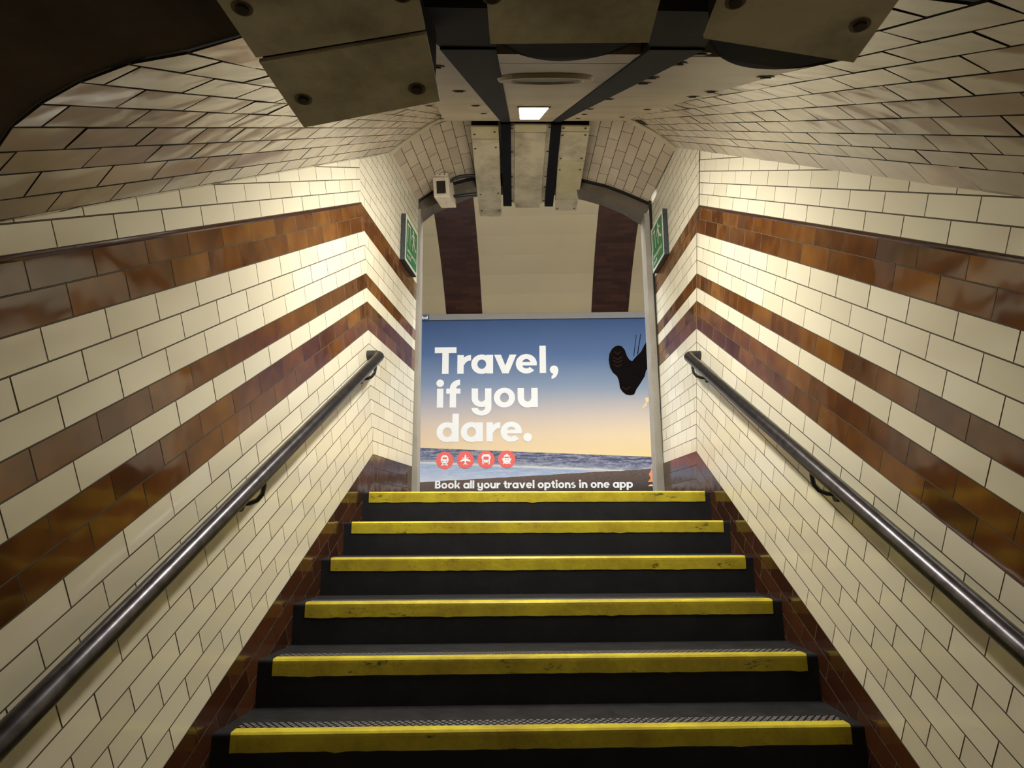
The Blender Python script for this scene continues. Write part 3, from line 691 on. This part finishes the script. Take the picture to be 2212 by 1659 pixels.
for ya, yb in ((.27, -.30), (-.305, -1.62), (-1.625, -2.40), (-2.405, -2.70), (-2.705, -2.80)):
    mb = MB(); slab(mb, [(barx(-1, ya) + .02, ya), (barx(1, ya) - .02, ya), (barx(1, yb) - .02, yb), (barx(-1, yb) + .02, yb)], .025, 0, -.006)
    pb2(mb, 'board', M['soffit'], e0)
# round loudspeaker
sp0 = empty('loudspeaker', 'round recessed loudspeaker grille on the middle soffit panel', 'speaker', (.021, -2.52, sz_(.021, -2.52) - .006))
U = V((1, 0, 0)); U = (U - QN * U.dot(QN)).normalized(); W_ = QN.cross(U); c0 = V((.021, -2.50, sz_(.021, -2.50) - .0065))
mb = MB()
R1, R2 = .088, .070
for i in range(40):
    a0, a1 = 2 * math.pi * i / 40, 2 * math.pi * (i + 1) / 40
    def rp(a, r, h): return c0 + U * (r * math.cos(a)) + W_ * (r * math.sin(a)) - QN * h
    mb.face([rp(a0, R1, 0), rp(a1, R1, 0), rp(a1, R1 - .004, .007), rp(a0, R1 - .004, .007)]); mb.face([rp(a0, R1 - .004, .007), rp(a1, R1 - .004, .007), rp(a1, R2, .007), rp(a0, R2, .007)]); mb.face([rp(a0, R2, .007), rp(a1, R2, .007), rp(a1, R2 - .003, .002), rp(a0, R2 - .003, .002)])
pb2(mb, 'rim', M['soffit'], sp0, smooth=True)
mb = MB(); mb.face([rp(2 * math.pi * i / 40, R2, .003) for i in range(40)]); pb2(mb, 'grille', M['grille'], sp0)
# light strip
lt = empty('ceiling_light', 'lit fluorescent light strip in the middle soffit panel above the top of the stairs', 'light', (.09, -.95, sz_(.09, -.95)))
mb = MB(); a = [(.012, -1.53), (.110, -1.53), (.160, -.372), (.062, -.372)]
slab(mb, [(x, y) for x, y in a], .005, 0, -.012)
dif = pb2(mb, 'diffuser', M['batten'], lt)
mb = MB(); 
for i in range(4):
    (x0, y0), (x1, y1) = a[i], a[(i + 1) % 4]; cx, cy = .09, -.95
    def out(x, y): return (x + (.007 if x > cx else -.007), y + (.012 if y > cy else -.012))
    slab(mb, [(x0, y0), (x1, y1), out(x1, y1), out(x0, y0)], .006, 0, -.0125)
pb2(mb, 'rim', M['panel'], lt)
# black cable sleeves between the boards, continuing over the landing
for side, lab in ((-1, 'black cable sleeve left of the light strip, running down the sloping ceiling'), (1, 'black cable sleeve right of the light strip, running down the sloping ceiling')):
    e0 = empty('cable_sleeve', lab, 'cable cover', (barx(side, -1), -1, sz_(barx(side, -1), -1)))
    ys = [.27, -.35, -1.0, -1.7, -2.3, -2.75, -2.86]
    mb = MB()
    for y0, y1 in zip(ys[:-1], ys[1:]):
        w0, w1 = (.029 + .005 * (-y0) / 3), (.029 + .005 * (-y1) / 3)
        slab(mb, [(barx(side, y0) - w0, y0), (barx(side, y0) + w0, y0), (barx(side, y1) + w1, y1), (barx(side, y1) - w1, y1)], .03, 0, -.009)
    pb2(mb, 'sleeve', M['black'], e0)
    nx = (-.165, -.060) if side < 0 else (.070, .150); ye = -2.86; ze = sz_(barx(side, ye), ye) - .006; mb = MB()
    mb.hexa([(nx[0], -3.02, .338), (nx[1], -3.02, .338), (barx(side, ye) + .034, ye, ze), (barx(side, ye) - .034, ye, ze)], [(nx[0], -3.02, .35), (nx[1], -3.02, .35), (barx(side, ye) + .034, ye, ze + .03), (barx(side, ye) - .034, ye, ze + .03)])
    mb.box(nx[0], nx[1], -3.45, -3.02, .338, .348)
    pb2(mb, 'gap_shade_filler', M['black'], e0)  # black filler in place of the shaded gap between the low boxes
    xa = barx(side, .27); mb = MB(); xb_ = xa + .03
    mb.hexa([(xa - .032, .26, 2.262), (xa + .032, .26, 2.262), (xb_ + .032, 1.27, 2.205), (xb_ - .032, 1.27, 2.205)], [(xa - .032, .26, 2.33), (xa + .032, .26, 2.33), (xb_ + .032, 1.27, 2.30), (xb_ - .032, 1.27, 2.30)])
    pb2(mb, 'level_sleeve', M['black'], e0)

# ------------------------------------------------------------------ cover boxes over the landing
def cover_box(label, xn, xf, zn, zf, y0, y1, gaps, screws, flange=False, mats=('panel', 'panel_yellow'), foot=False):
    e0 = empty('cable_cover_box', label, 'cable cover', ((xn[0] + xf[1]) / 2, (y0 + y1) / 2, zf + .1))
    def pt(f, t, dz=0):   # f across 0..1, t along 0..1
        xa, xb = xn[0] + (xn[1] - xn[0]) * f, xf[0] + (xf[1] - xf[0]) * f
        return V((xa + (xb - xa) * t, y0 + (y1 - y0) * t, zn + (zf - zn) * t + dz))
    ts = [0] + gaps + [1]
    for i, (a, b) in enumerate(zip(ts[:-1], ts[1:])):
        a2, b2 = a + (.006 if i else 0), b - (.003 if b < 1 else 0); mb = MB()
        mb.hexa([pt(0, a2), pt(1, a2), pt(1, b2), pt(0, b2)], [pt(0, a2, .012), pt(1, a2, .012), pt(1, b2, .012), pt(0, b2, .012)])
        pb2(mb, 'cover_plate', M[mats[1] if i % 2 == 0 else mats[0]], e0, bevel=.002)
    mb = MB(); mb.hexa([pt(.03, .004, .0125), pt(.97, .004, .0125), pt(.97, .995, .0125), pt(.03, .995, .0125)], [pt(.03, .004, .10), pt(.97, .004, .10), pt(.97, .995, .12), pt(.03, .995, .12)])
    pb2(mb, 'box_body', M['black'], e0)
    if flange:
        mb = MB()
        for f0, f1 in ((-.17, .0), (1.0, 1.17)):
            mb.hexa([pt(f0, .02, .012), pt(f1, .02, .012), pt(f1, .99, .012), pt(f0, .99, .012)], [pt(f0, .02, .03), pt(f1, .02, .03), pt(f1, .99, .03), pt(f0, .99, .03)])
        pb2(mb, 'flange', M['panel'], e0)
    for f, t in screws:
        bolt(e0, pt(f, t, 0 if not (f < 0 or f > 1) else .011), V((0, 0, 1)), .0062, 'screw')
    if foot:
        mb = MB(); mb.hexa([pt(.04, 1.0), pt(.96, 1.0), pt(.96, 1.045), pt(.04, 1.045)], [pt(.04, 1.0, .008), pt(.96, 1.0, .008), pt(.96, 1.045, .06), pt(.04, 1.045, .06)]); pb2(mb, 'end_plate', M['panel'], e0)
    return e0
cover_box('cream cable cover box over the landing, left of three beside the notice box', (-.222, -.046), (-.192, -.014), 2.268, 2.225, .30, 1.44, [.115], [(.12, .07), (.85, .045), (.1, .21), (.87, .195), (.14, .74), (.88, .72), (.12, .96), (.9, .955)], foot=True)
cover_box('cream cable cover box over the landing, middle of three with side flanges', (.055, .255), (.080, .285), 2.275, 2.228, .285, 1.29, [.075], [(-.09, .02), (1.09, .0), (-.09, .05), (1.09, .035), (-.09, .31), (1.09, .30), (-.09, .62), (1.09, .61), (-.09, .76), (1.09, .755), (-.09, .96), (1.09, .955)], flange=True, foot=True)
cover_box('cream cable cover box over the landing, right of three with two dark gaps', (.338, .528), (.396, .568), 2.272, 2.225, .29, 1.38, [.05, .36, .84], [(.12, .015), (.85, .015), (.1, .085), (.88, .08), (.1, .33), (.87, .325), (.1, .46), (.88, .455), (.12, .97), (.88, .965)])

# ------------------------------------------------------------------ cover boxes hanging low over the lower end of the stairs
def near_box(label, quad, zs, seam, scr, h=.05, lens=False):
    bulge = False
    # quad: inner-near, outer-near, outer-far, inner-far as (x,y); zs heights
    e0 = empty('low_cover_box', label, 'cable cover', (sum(q[0] for q in quad) / 4, sum(q[1] for q in quad) / 4, max(zs) + h))
    P4 = [V((q[0], q[1], z)) for q, z in zip(quad, zs)]
    def pt(f, t, dz=0): return add(add(P4[0], P4[1], f), add(P4[3], P4[2], f), t) + V((0, 0, dz))
    ts = [0] + seam + [1]
    for i, (a, b) in enumerate(zip(ts[:-1], ts[1:])):
        g = .006; a2 = a + (g if i else 0); b2 = b - (g if b < 1 else 0); mb = MB(); n = 8
        for j in range(n):
            for k in range(6):
                f0, f1, t0, t1 = j / n, (j + 1) / n, a2 + (b2 - a2) * k / 6, a2 + (b2 - a2) * (k + 1) / 6
                def bz(f, t): return (.012 * math.sin(math.pi * f) * max(0, (t - .8) / .2) ** 2) if bulge else 0
                mb.face([pt(f0, t0, bz(f0, t0)), pt(f0, t1, bz(f0, t1)), pt(f1, t1, bz(f1, t1)), pt(f1, t0, bz(f1, t0))])
        for (fa, ta, fb, tb) in ((0, a2, 1, a2), (1, a2, 1, b2), (1, b2, 0, b2), (0, b2, 0, a2)):
            mb.face([pt(fa, ta), pt(fb, tb), pt(fb, tb, .004), pt(fa, ta, .004)])
        pb2(mb, 'cover_plate', M['panel_low'], e0)
    mb = MB(); mb.hexa([pt(.02, .0, .005), pt(.98, .0, .005), pt(.98, .98, .013 if bulge else .005), pt(.02, .98, .013 if bulge else .005)], [pt(.02, 0, h), pt(.98, 0, h), pt(.98, .97, h), pt(.02, .97, h)])
    pb2(mb, 'box_body', M['black'], e0)
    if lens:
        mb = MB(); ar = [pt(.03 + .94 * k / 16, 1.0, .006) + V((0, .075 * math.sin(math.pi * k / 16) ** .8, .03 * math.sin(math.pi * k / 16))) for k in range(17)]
        mb.face([pt(.03, .99, .006)] + ar + [pt(.97, .99, .006)]); pb2(mb, 'end_shade_lens', M['black'], e0)  # black lens-shaped sheet stands in for the shade past the plate end
    for f, t in scr: bolt(e0, pt(f, t), V((0, 0, 1)), .0068, 'screw')
near_box('big soiled cream cover box hanging low at upper left, in two screwed plates', [(-.1525, -3.45), (-.354, -3.45), (-.289, -2.873), (-.129, -2.924)], (.30, .30, .30, .302), [.795], [(.08, .70), (.90, .68), (.13, .945), (.88, .915)], h=.07)
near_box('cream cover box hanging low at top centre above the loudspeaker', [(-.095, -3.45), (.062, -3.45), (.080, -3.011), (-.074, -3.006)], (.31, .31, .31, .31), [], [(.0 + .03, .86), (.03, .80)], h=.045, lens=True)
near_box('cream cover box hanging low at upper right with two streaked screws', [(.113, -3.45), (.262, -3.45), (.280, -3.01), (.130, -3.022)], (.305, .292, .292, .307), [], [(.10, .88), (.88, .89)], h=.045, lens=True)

# dark ceiling of the lower corridor and its end
mb = MB()
ch_ = [V((-1.2, -2.47, CEIL_Z))] + nearL3 + nearR3[::-1] + [V((1.25, nearR3[0].y + .02, nearR3[0].z))]
for a, b in zip(ch_[:-1], ch_[1:]):
    a = a - V((0, .004, 0)); b = b - V((0, .004, 0)); A, B = V((a.x, -7.2, a.z)), V((b.x, -7.2, b.z)); u = V((0, 0, .1))
    mb.hexa([A, B, b, a], [A + u, B + u, b + u, a + u])
ob = mb.build('ceiling', M['dark_ceiling']); tag(ob, 'low dark ceiling of the lower corridor', kind='structure')
mb = MB()
mb.face([(-1.25, -7.2, -2.02), (1.15, -7.2, -2.02), (1.15, -7.2, CEIL_Z), (-1.25, -7.2, CEIL_Z)])
mb.face([(-1.25, -7.2, -2.02), (-1.22, -4.29, -2.02), (-1.22, -4.29, CEIL_Z), (-1.25, -7.2, CEIL_Z)])
mb.face([(1.06, -7.2, -2.02), (1.03, -4.29, -2.02), (1.03, -4.29, CEIL_Z), (1.06, -7.2, CEIL_Z)])
ob = mb.build('wall_back', M['enamel']); tag(ob, 'plain cream walls of the lower corridor', kind='structure')
mb = MB(); mb.face([(-1.3, -7.2, -2.02), (1.2, -7.2, -2.02), (1.2, -3.6, -2.02), (-1.3, -3.6, -2.02)]); ob = mb.build('floor', M['floor']); tag(ob, kind='structure')

# ------------------------------------------------------------------ handrails
def handrail(label, p_top, p_low, W, brk):
    o, dh, N = wall_frame(W); p_top, p_low = V(p_top), V(p_low); d = (p_top - p_low).normalized()
    e0 = empty('handrail', label, 'handrail', tuple(p_low)); top = p_top + d * .035; low = p_low - d * 1.5
    path = [low + (top - low) * t for t in (0, .2, .4, .6, .8, 1)]
    r = .045; c = top - N * r
    for k in range(1, 9):
        a = math.pi / 2 * k / 8; path.append(c + N * (r * math.cos(a)) + d * (r * math.sin(a)))
    path.append(c + d * r - N * .045)
    mb = MB(); mb.tube(path, .0255, 24); pb2(mb, 'rail', M['steel'], e0, smooth=True)
    for b in brk:
        f = b; p = p_top + d * (-f); mb = MB(); p0 = p - V((0, 0, .024)); 
        arm = [p0 + V((0, 0, .004)), p0 - V((0, 0, .02)), p0 - V((0, 0, .045)) - N * .004, p0 - V((0, 0, .062)) - N * .018 - d * .004, p0 - V((0, 0, .07)) - N * .04 - d * .008, p0 - V((0, 0, .072)) - N * .066 - d * .01]
        mb.tube(arm, .0075, 10); q = arm[-1]; mb.tube([q + N * .0, q - N * .008], .024, 18)
        mb.hexa([p0 + d * .03 + N * .008, p0 + d * .03 - N * .008, p0 - d * .03 - N * .008, p0 - d * .03 + N * .008], [x + V((0, 0, .006)) for x in (p0 + d * .03 + N * .008, p0 + d * .03 - N * .008, p0 - d * .03 - N * .008, p0 - d * .03 + N * .008)])
        pb2(mb, 'bracket', M['iron'], e0, smooth=True)
handrail('worn steel tube handrail on black brackets along the left tiled wall', (-.681, -.097, .684), (-.909, -2.246, -.482), WL, [.03, 1.42, 2.8])
handrail('worn steel tube handrail on black brackets along the right tiled wall', (.985, -.031, .704), (.968, -2.132, -.36), WR, [.03, 1.48, 2.9])

# ------------------------------------------------------------------ exit signs on the landing walls
def exit_sign(label, W, y0, y1, z0, z1, mirror):
    sg = W['sg']; bz = W['bz']; lh = V((math.sin(bz), math.cos(bz), 0)); N = V((math.cos(bz), -math.sin(bz), 0)) * sg
    x0 = W['x0'] + math.tan(W['az']) * .15; base = V((x0, .15, 0))
    def pt(t, z, o): return base + lh * ((y0 + (y1 - y0) * t - .15)) + V((0, 0, z0 + (z1 - z0) * z)) + N * (o + .004)
    def pf(a, b, o): return pt(a, b, o)
    e0 = empty('exit_sign', label, 'sign', tuple(pt(.5, 0, 0))); T0 = .030
    mb = MB(); mb.hexa([pt(0, 0, 0), pt(1, 0, 0), pt(1, 0, T0), pt(0, 0, T0)], [pt(0, 1, 0), pt(1, 1, 0), pt(1, 1, T0), pt(0, 1, T0)]); pb2(mb, 'housing', M['sign_dark'], e0, bevel=.002)
    for zz in (.13, .87):
        mb = MB(); mb.hexa([pt(-.004, zz - .004, 0), pt(.0, zz - .004, 0), pt(.0, zz - .004, T0), pt(-.004, zz - .004, T0)], [pt(-.004, zz + .004, 0), pt(.0, zz + .004, 0), pt(.0, zz + .004, T0), pt(-.004, zz + .004, T0)]); pb2(mb, 'seam_band', M['iron'], e0)
    mb = MB(); mb.face([pt(.0, .0, T0 + .001), pt(1, 0, T0 + .001), pt(1, 1, T0 + .001), pt(0, 1, T0 + .001)]); pb2(mb, 'white_border', M['sign_white'], e0)
    mb = MB(); mb.face([pt(.07, .06, T0 + .002), pt(.93, .06, T0 + .002), pt(.93, .93, T0 + .002), pt(.07, .93, T0 + .002)]); pb2(mb, 'green_face', M['sign_green'], e0)
    # running figure, arrow and two lines of text (drawn in face coordinates; u runs left to right as read)
    def f(u, v): t = u if mirror else 1 - u; return pt(t, v, T0 + .003)
    mb = MB()
    def poly(pts): mb.face([f(*p) for p in pts])
    def seg(a, b, w_):
        dx, dy = b[0] - a[0], b[1] - a[1]; l = math.hypot(dx, dy); nx, ny = -dy / l * w_ / 2, dx / l * w_ / 2
        poly([(a[0] + nx, a[1] + ny), (b[0] + nx, b[1] + ny), (b[0] - nx, b[1] - ny), (a[0] - nx, a[1] - ny)])
    poly([(.60 + .045 * math.cos(i * math.pi / 8), .84 + .045 * math.sin(i * math.pi / 8)) for i in range(16)])
    seg((.58, .79), (.66, .60), .09); seg((.58, .76), (.49, .72), .035); seg((.49, .72), (.46, .63), .035); seg((.60, .76), (.70, .78), .035); seg((.70, .78), (.76, .71), .035)
    seg((.64, .62), (.56, .52), .05); seg((.56, .52), (.60, .42), .045); seg((.67, .62), (.76, .52), .05); seg((.76, .52), (.86, .50), .045)
    poly([(.14, .44), (.36, .44), (.36, .86), (.14, .86)]); mb.face([f(*p) + N * .0008 for p in ((.17, .44), (.33, .44), (.33, .82), (.17, .82))], 1)
    seg((.20, .64), (.30, .72), .03); seg((.20, .64), (.30, .56), .03); seg((.20, .64), (.32, .64), .03)
    pb2(mb, 'running_figure', [M['sign_white'], M['sign_green']], e0)
    mb = MB()
    EX = dict(G)
    W1 = .115
    def cap(ch):
        s_ = .2
        d_ = {'E': rc(0, 0, s_, 1) + rc(0, .8, .55, 1) + rc(0, .4, .5, .6) + rc(0, 0, .55, .2), 'm': rc(0, 0, s_, .7) + rc(.38, 0, .58, .6) + rc(.76, 0, .96, .6) + rc(0, .52, .9, .7),
              'x': [[(0, .7), (.22, .7), (.6, 0), (.38, 0)], [(.6, .7), (.38, .7), (0, 0), (.22, 0)]], 'c': arc(.36, .35, .36, .36, 45, 315, .16, .16, 20)}
        return d_.get(ch)
    wid = {'E': .58, 'm': .98, 'x': .62, 'c': .66}
    for txt, u0, v0, uw in (('Emergency', .14, .25, .72), ('exit', .14, .12, .30)):
        tot = sum(wid.get(c, G[c][0] if c in G else .7) + .1 for c in txt); hx = uw / tot; u = u0; hv = .085
        for c in txt:
            for pl in (cap(c) or G[c][1]): poly([(u + a * hx, v0 + b * hv) for a, b in pl])
            u += (wid.get(c, G[c][0] if c in G else .7) + .1) * hx
    pb2(mb, 'sign_lettering', M['sign_white'], e0)
exit_sign('green emergency exit sign beside the left jamb of the platform opening', WL, .575, .905, 1.495, 1.812, True)
exit_sign('green emergency exit sign beside the right jamb of the platform opening', WR, .588, .945, 1.55, 1.870, False)

# ------------------------------------------------------------------ notice box / camera housing
dv = empty('camera_housing', 'small off white boxy housing with a dark window hanging under the landing ceiling', 'camera', (-.44, .87, 2.27))
mb = MB(); X0, X1 = -.508, -.385
mb.hexa([(X0 + .014, .84, 2.062), (X1, .84, 2.068), (X1 + .045, .95, 2.035), (X0 + .06, .95, 2.03)], [(X0, .86, 2.222), (X1 - .010, .86, 2.228), (X1 + .018, .97, 2.235), (X0 + .03, .97, 2.235)])
pb2(mb, 'box_body', M['housing'], dv, bevel=.006)
mb = MB(); mb.hexa([(X0 + .036, .836, 2.088), (X1 - .024, .836, 2.091), (X1 - .026, .842, 2.091), (X0 + .036, .842, 2.088)], [(X0 + .030, .852, 2.190), (X1 - .032, .852, 2.193), (X1 - .034, .86, 2.193), (X0 + .030, .86, 2.190)]); pb2(mb, 'window', M['window'], dv, bevel=.001)
mb = MB(); mb.box(X0 + .001, X1 - .012, .85, .97, 2.226, 2.250); pb2(mb, 'lid', M['housing'], dv, bevel=.003)
mb = MB(); mb.box(X0 + .02, X1 - .03, .88, .95, 2.249, 2.285); mb.tube([(-.43, .9, 2.25), (-.43, .9, 2.33)], .02, 12); pb2(mb, 'mount', M['iron'], dv)
for fx in (.2, .5, .8):
    mb = MB(); xx = X0 + .001 + fx * .105; mb.tube([(xx, .8495, 2.238), (xx, .851, 2.238)], .005, 8); pb2(mb, 'screw', M['iron'], dv)
cb = empty('cable', 'two thick black cables looping from the camera housing to the left cover box', 'cable', (-.3, .92, 2.2))
mb = MB(); mb.tube([(-.395, .90, 2.205), (-.36, .905, 2.235), (-.32, .91, 2.255), (-.27, .91, 2.262), (-.21, .91, 2.262)], .012, 10); pb2(mb, 'upper_cable', M['iron'], cb, smooth=True)
mb = MB(); mb.tube([(-.375, .93, 2.11), (-.33, .95, 2.125), (-.27, .96, 2.14), (-.20, .96, 2.148)], .0125, 10); pb2(mb, 'lower_cable', M['iron'], cb, smooth=True)

# ------------------------------------------------------------------ lamps of the platform and of the lower corridor
def tube_lamp(label, p0, p1, w_, m_, cat='light', grp=None):
    p0, p1 = V(p0), V(p1); d = (p1 - p0).normalized(); sd_ = d.cross(V((0, 0, 1))).normalized()
    e0 = empty('tube_light', label, cat, tuple((p0 + p1) / 2 + V((0, 0, .05))), grp)
    a = [p0 - sd_ * w_, p0 + sd_ * w_, p1 + sd_ * w_, p1 - sd_ * w_]
    mb = MB(); mb.hexa(a, [q + V((0, 0, .03)) for q in a]); pb2(mb, 'diffuser', m_, e0)
    a2 = [q + V((0, 0, .031)) for q in a]; mb = MB(); mb.hexa(a2, [q + V((0, 0, .03)) for q in a2]); pb2(mb, 'casing', M['panel'], e0)
for s_ in (-1.8, 0.6, 3.0, 5.4): tube_lamp('long fluorescent tube light hung over the platform edge', tp(s_, 4.3, 3.42), tp(s_ + 1.6, 4.3, 3.42), .07, M['plat'], grp='platform tube lights')
for y_ in (-5.2, -6.6): tube_lamp('long fluorescent tube light under the lower corridor ceiling', (-.2, y_, .27), (.55, y_, .27), .12, M['lower'], grp='corridor tube lights')
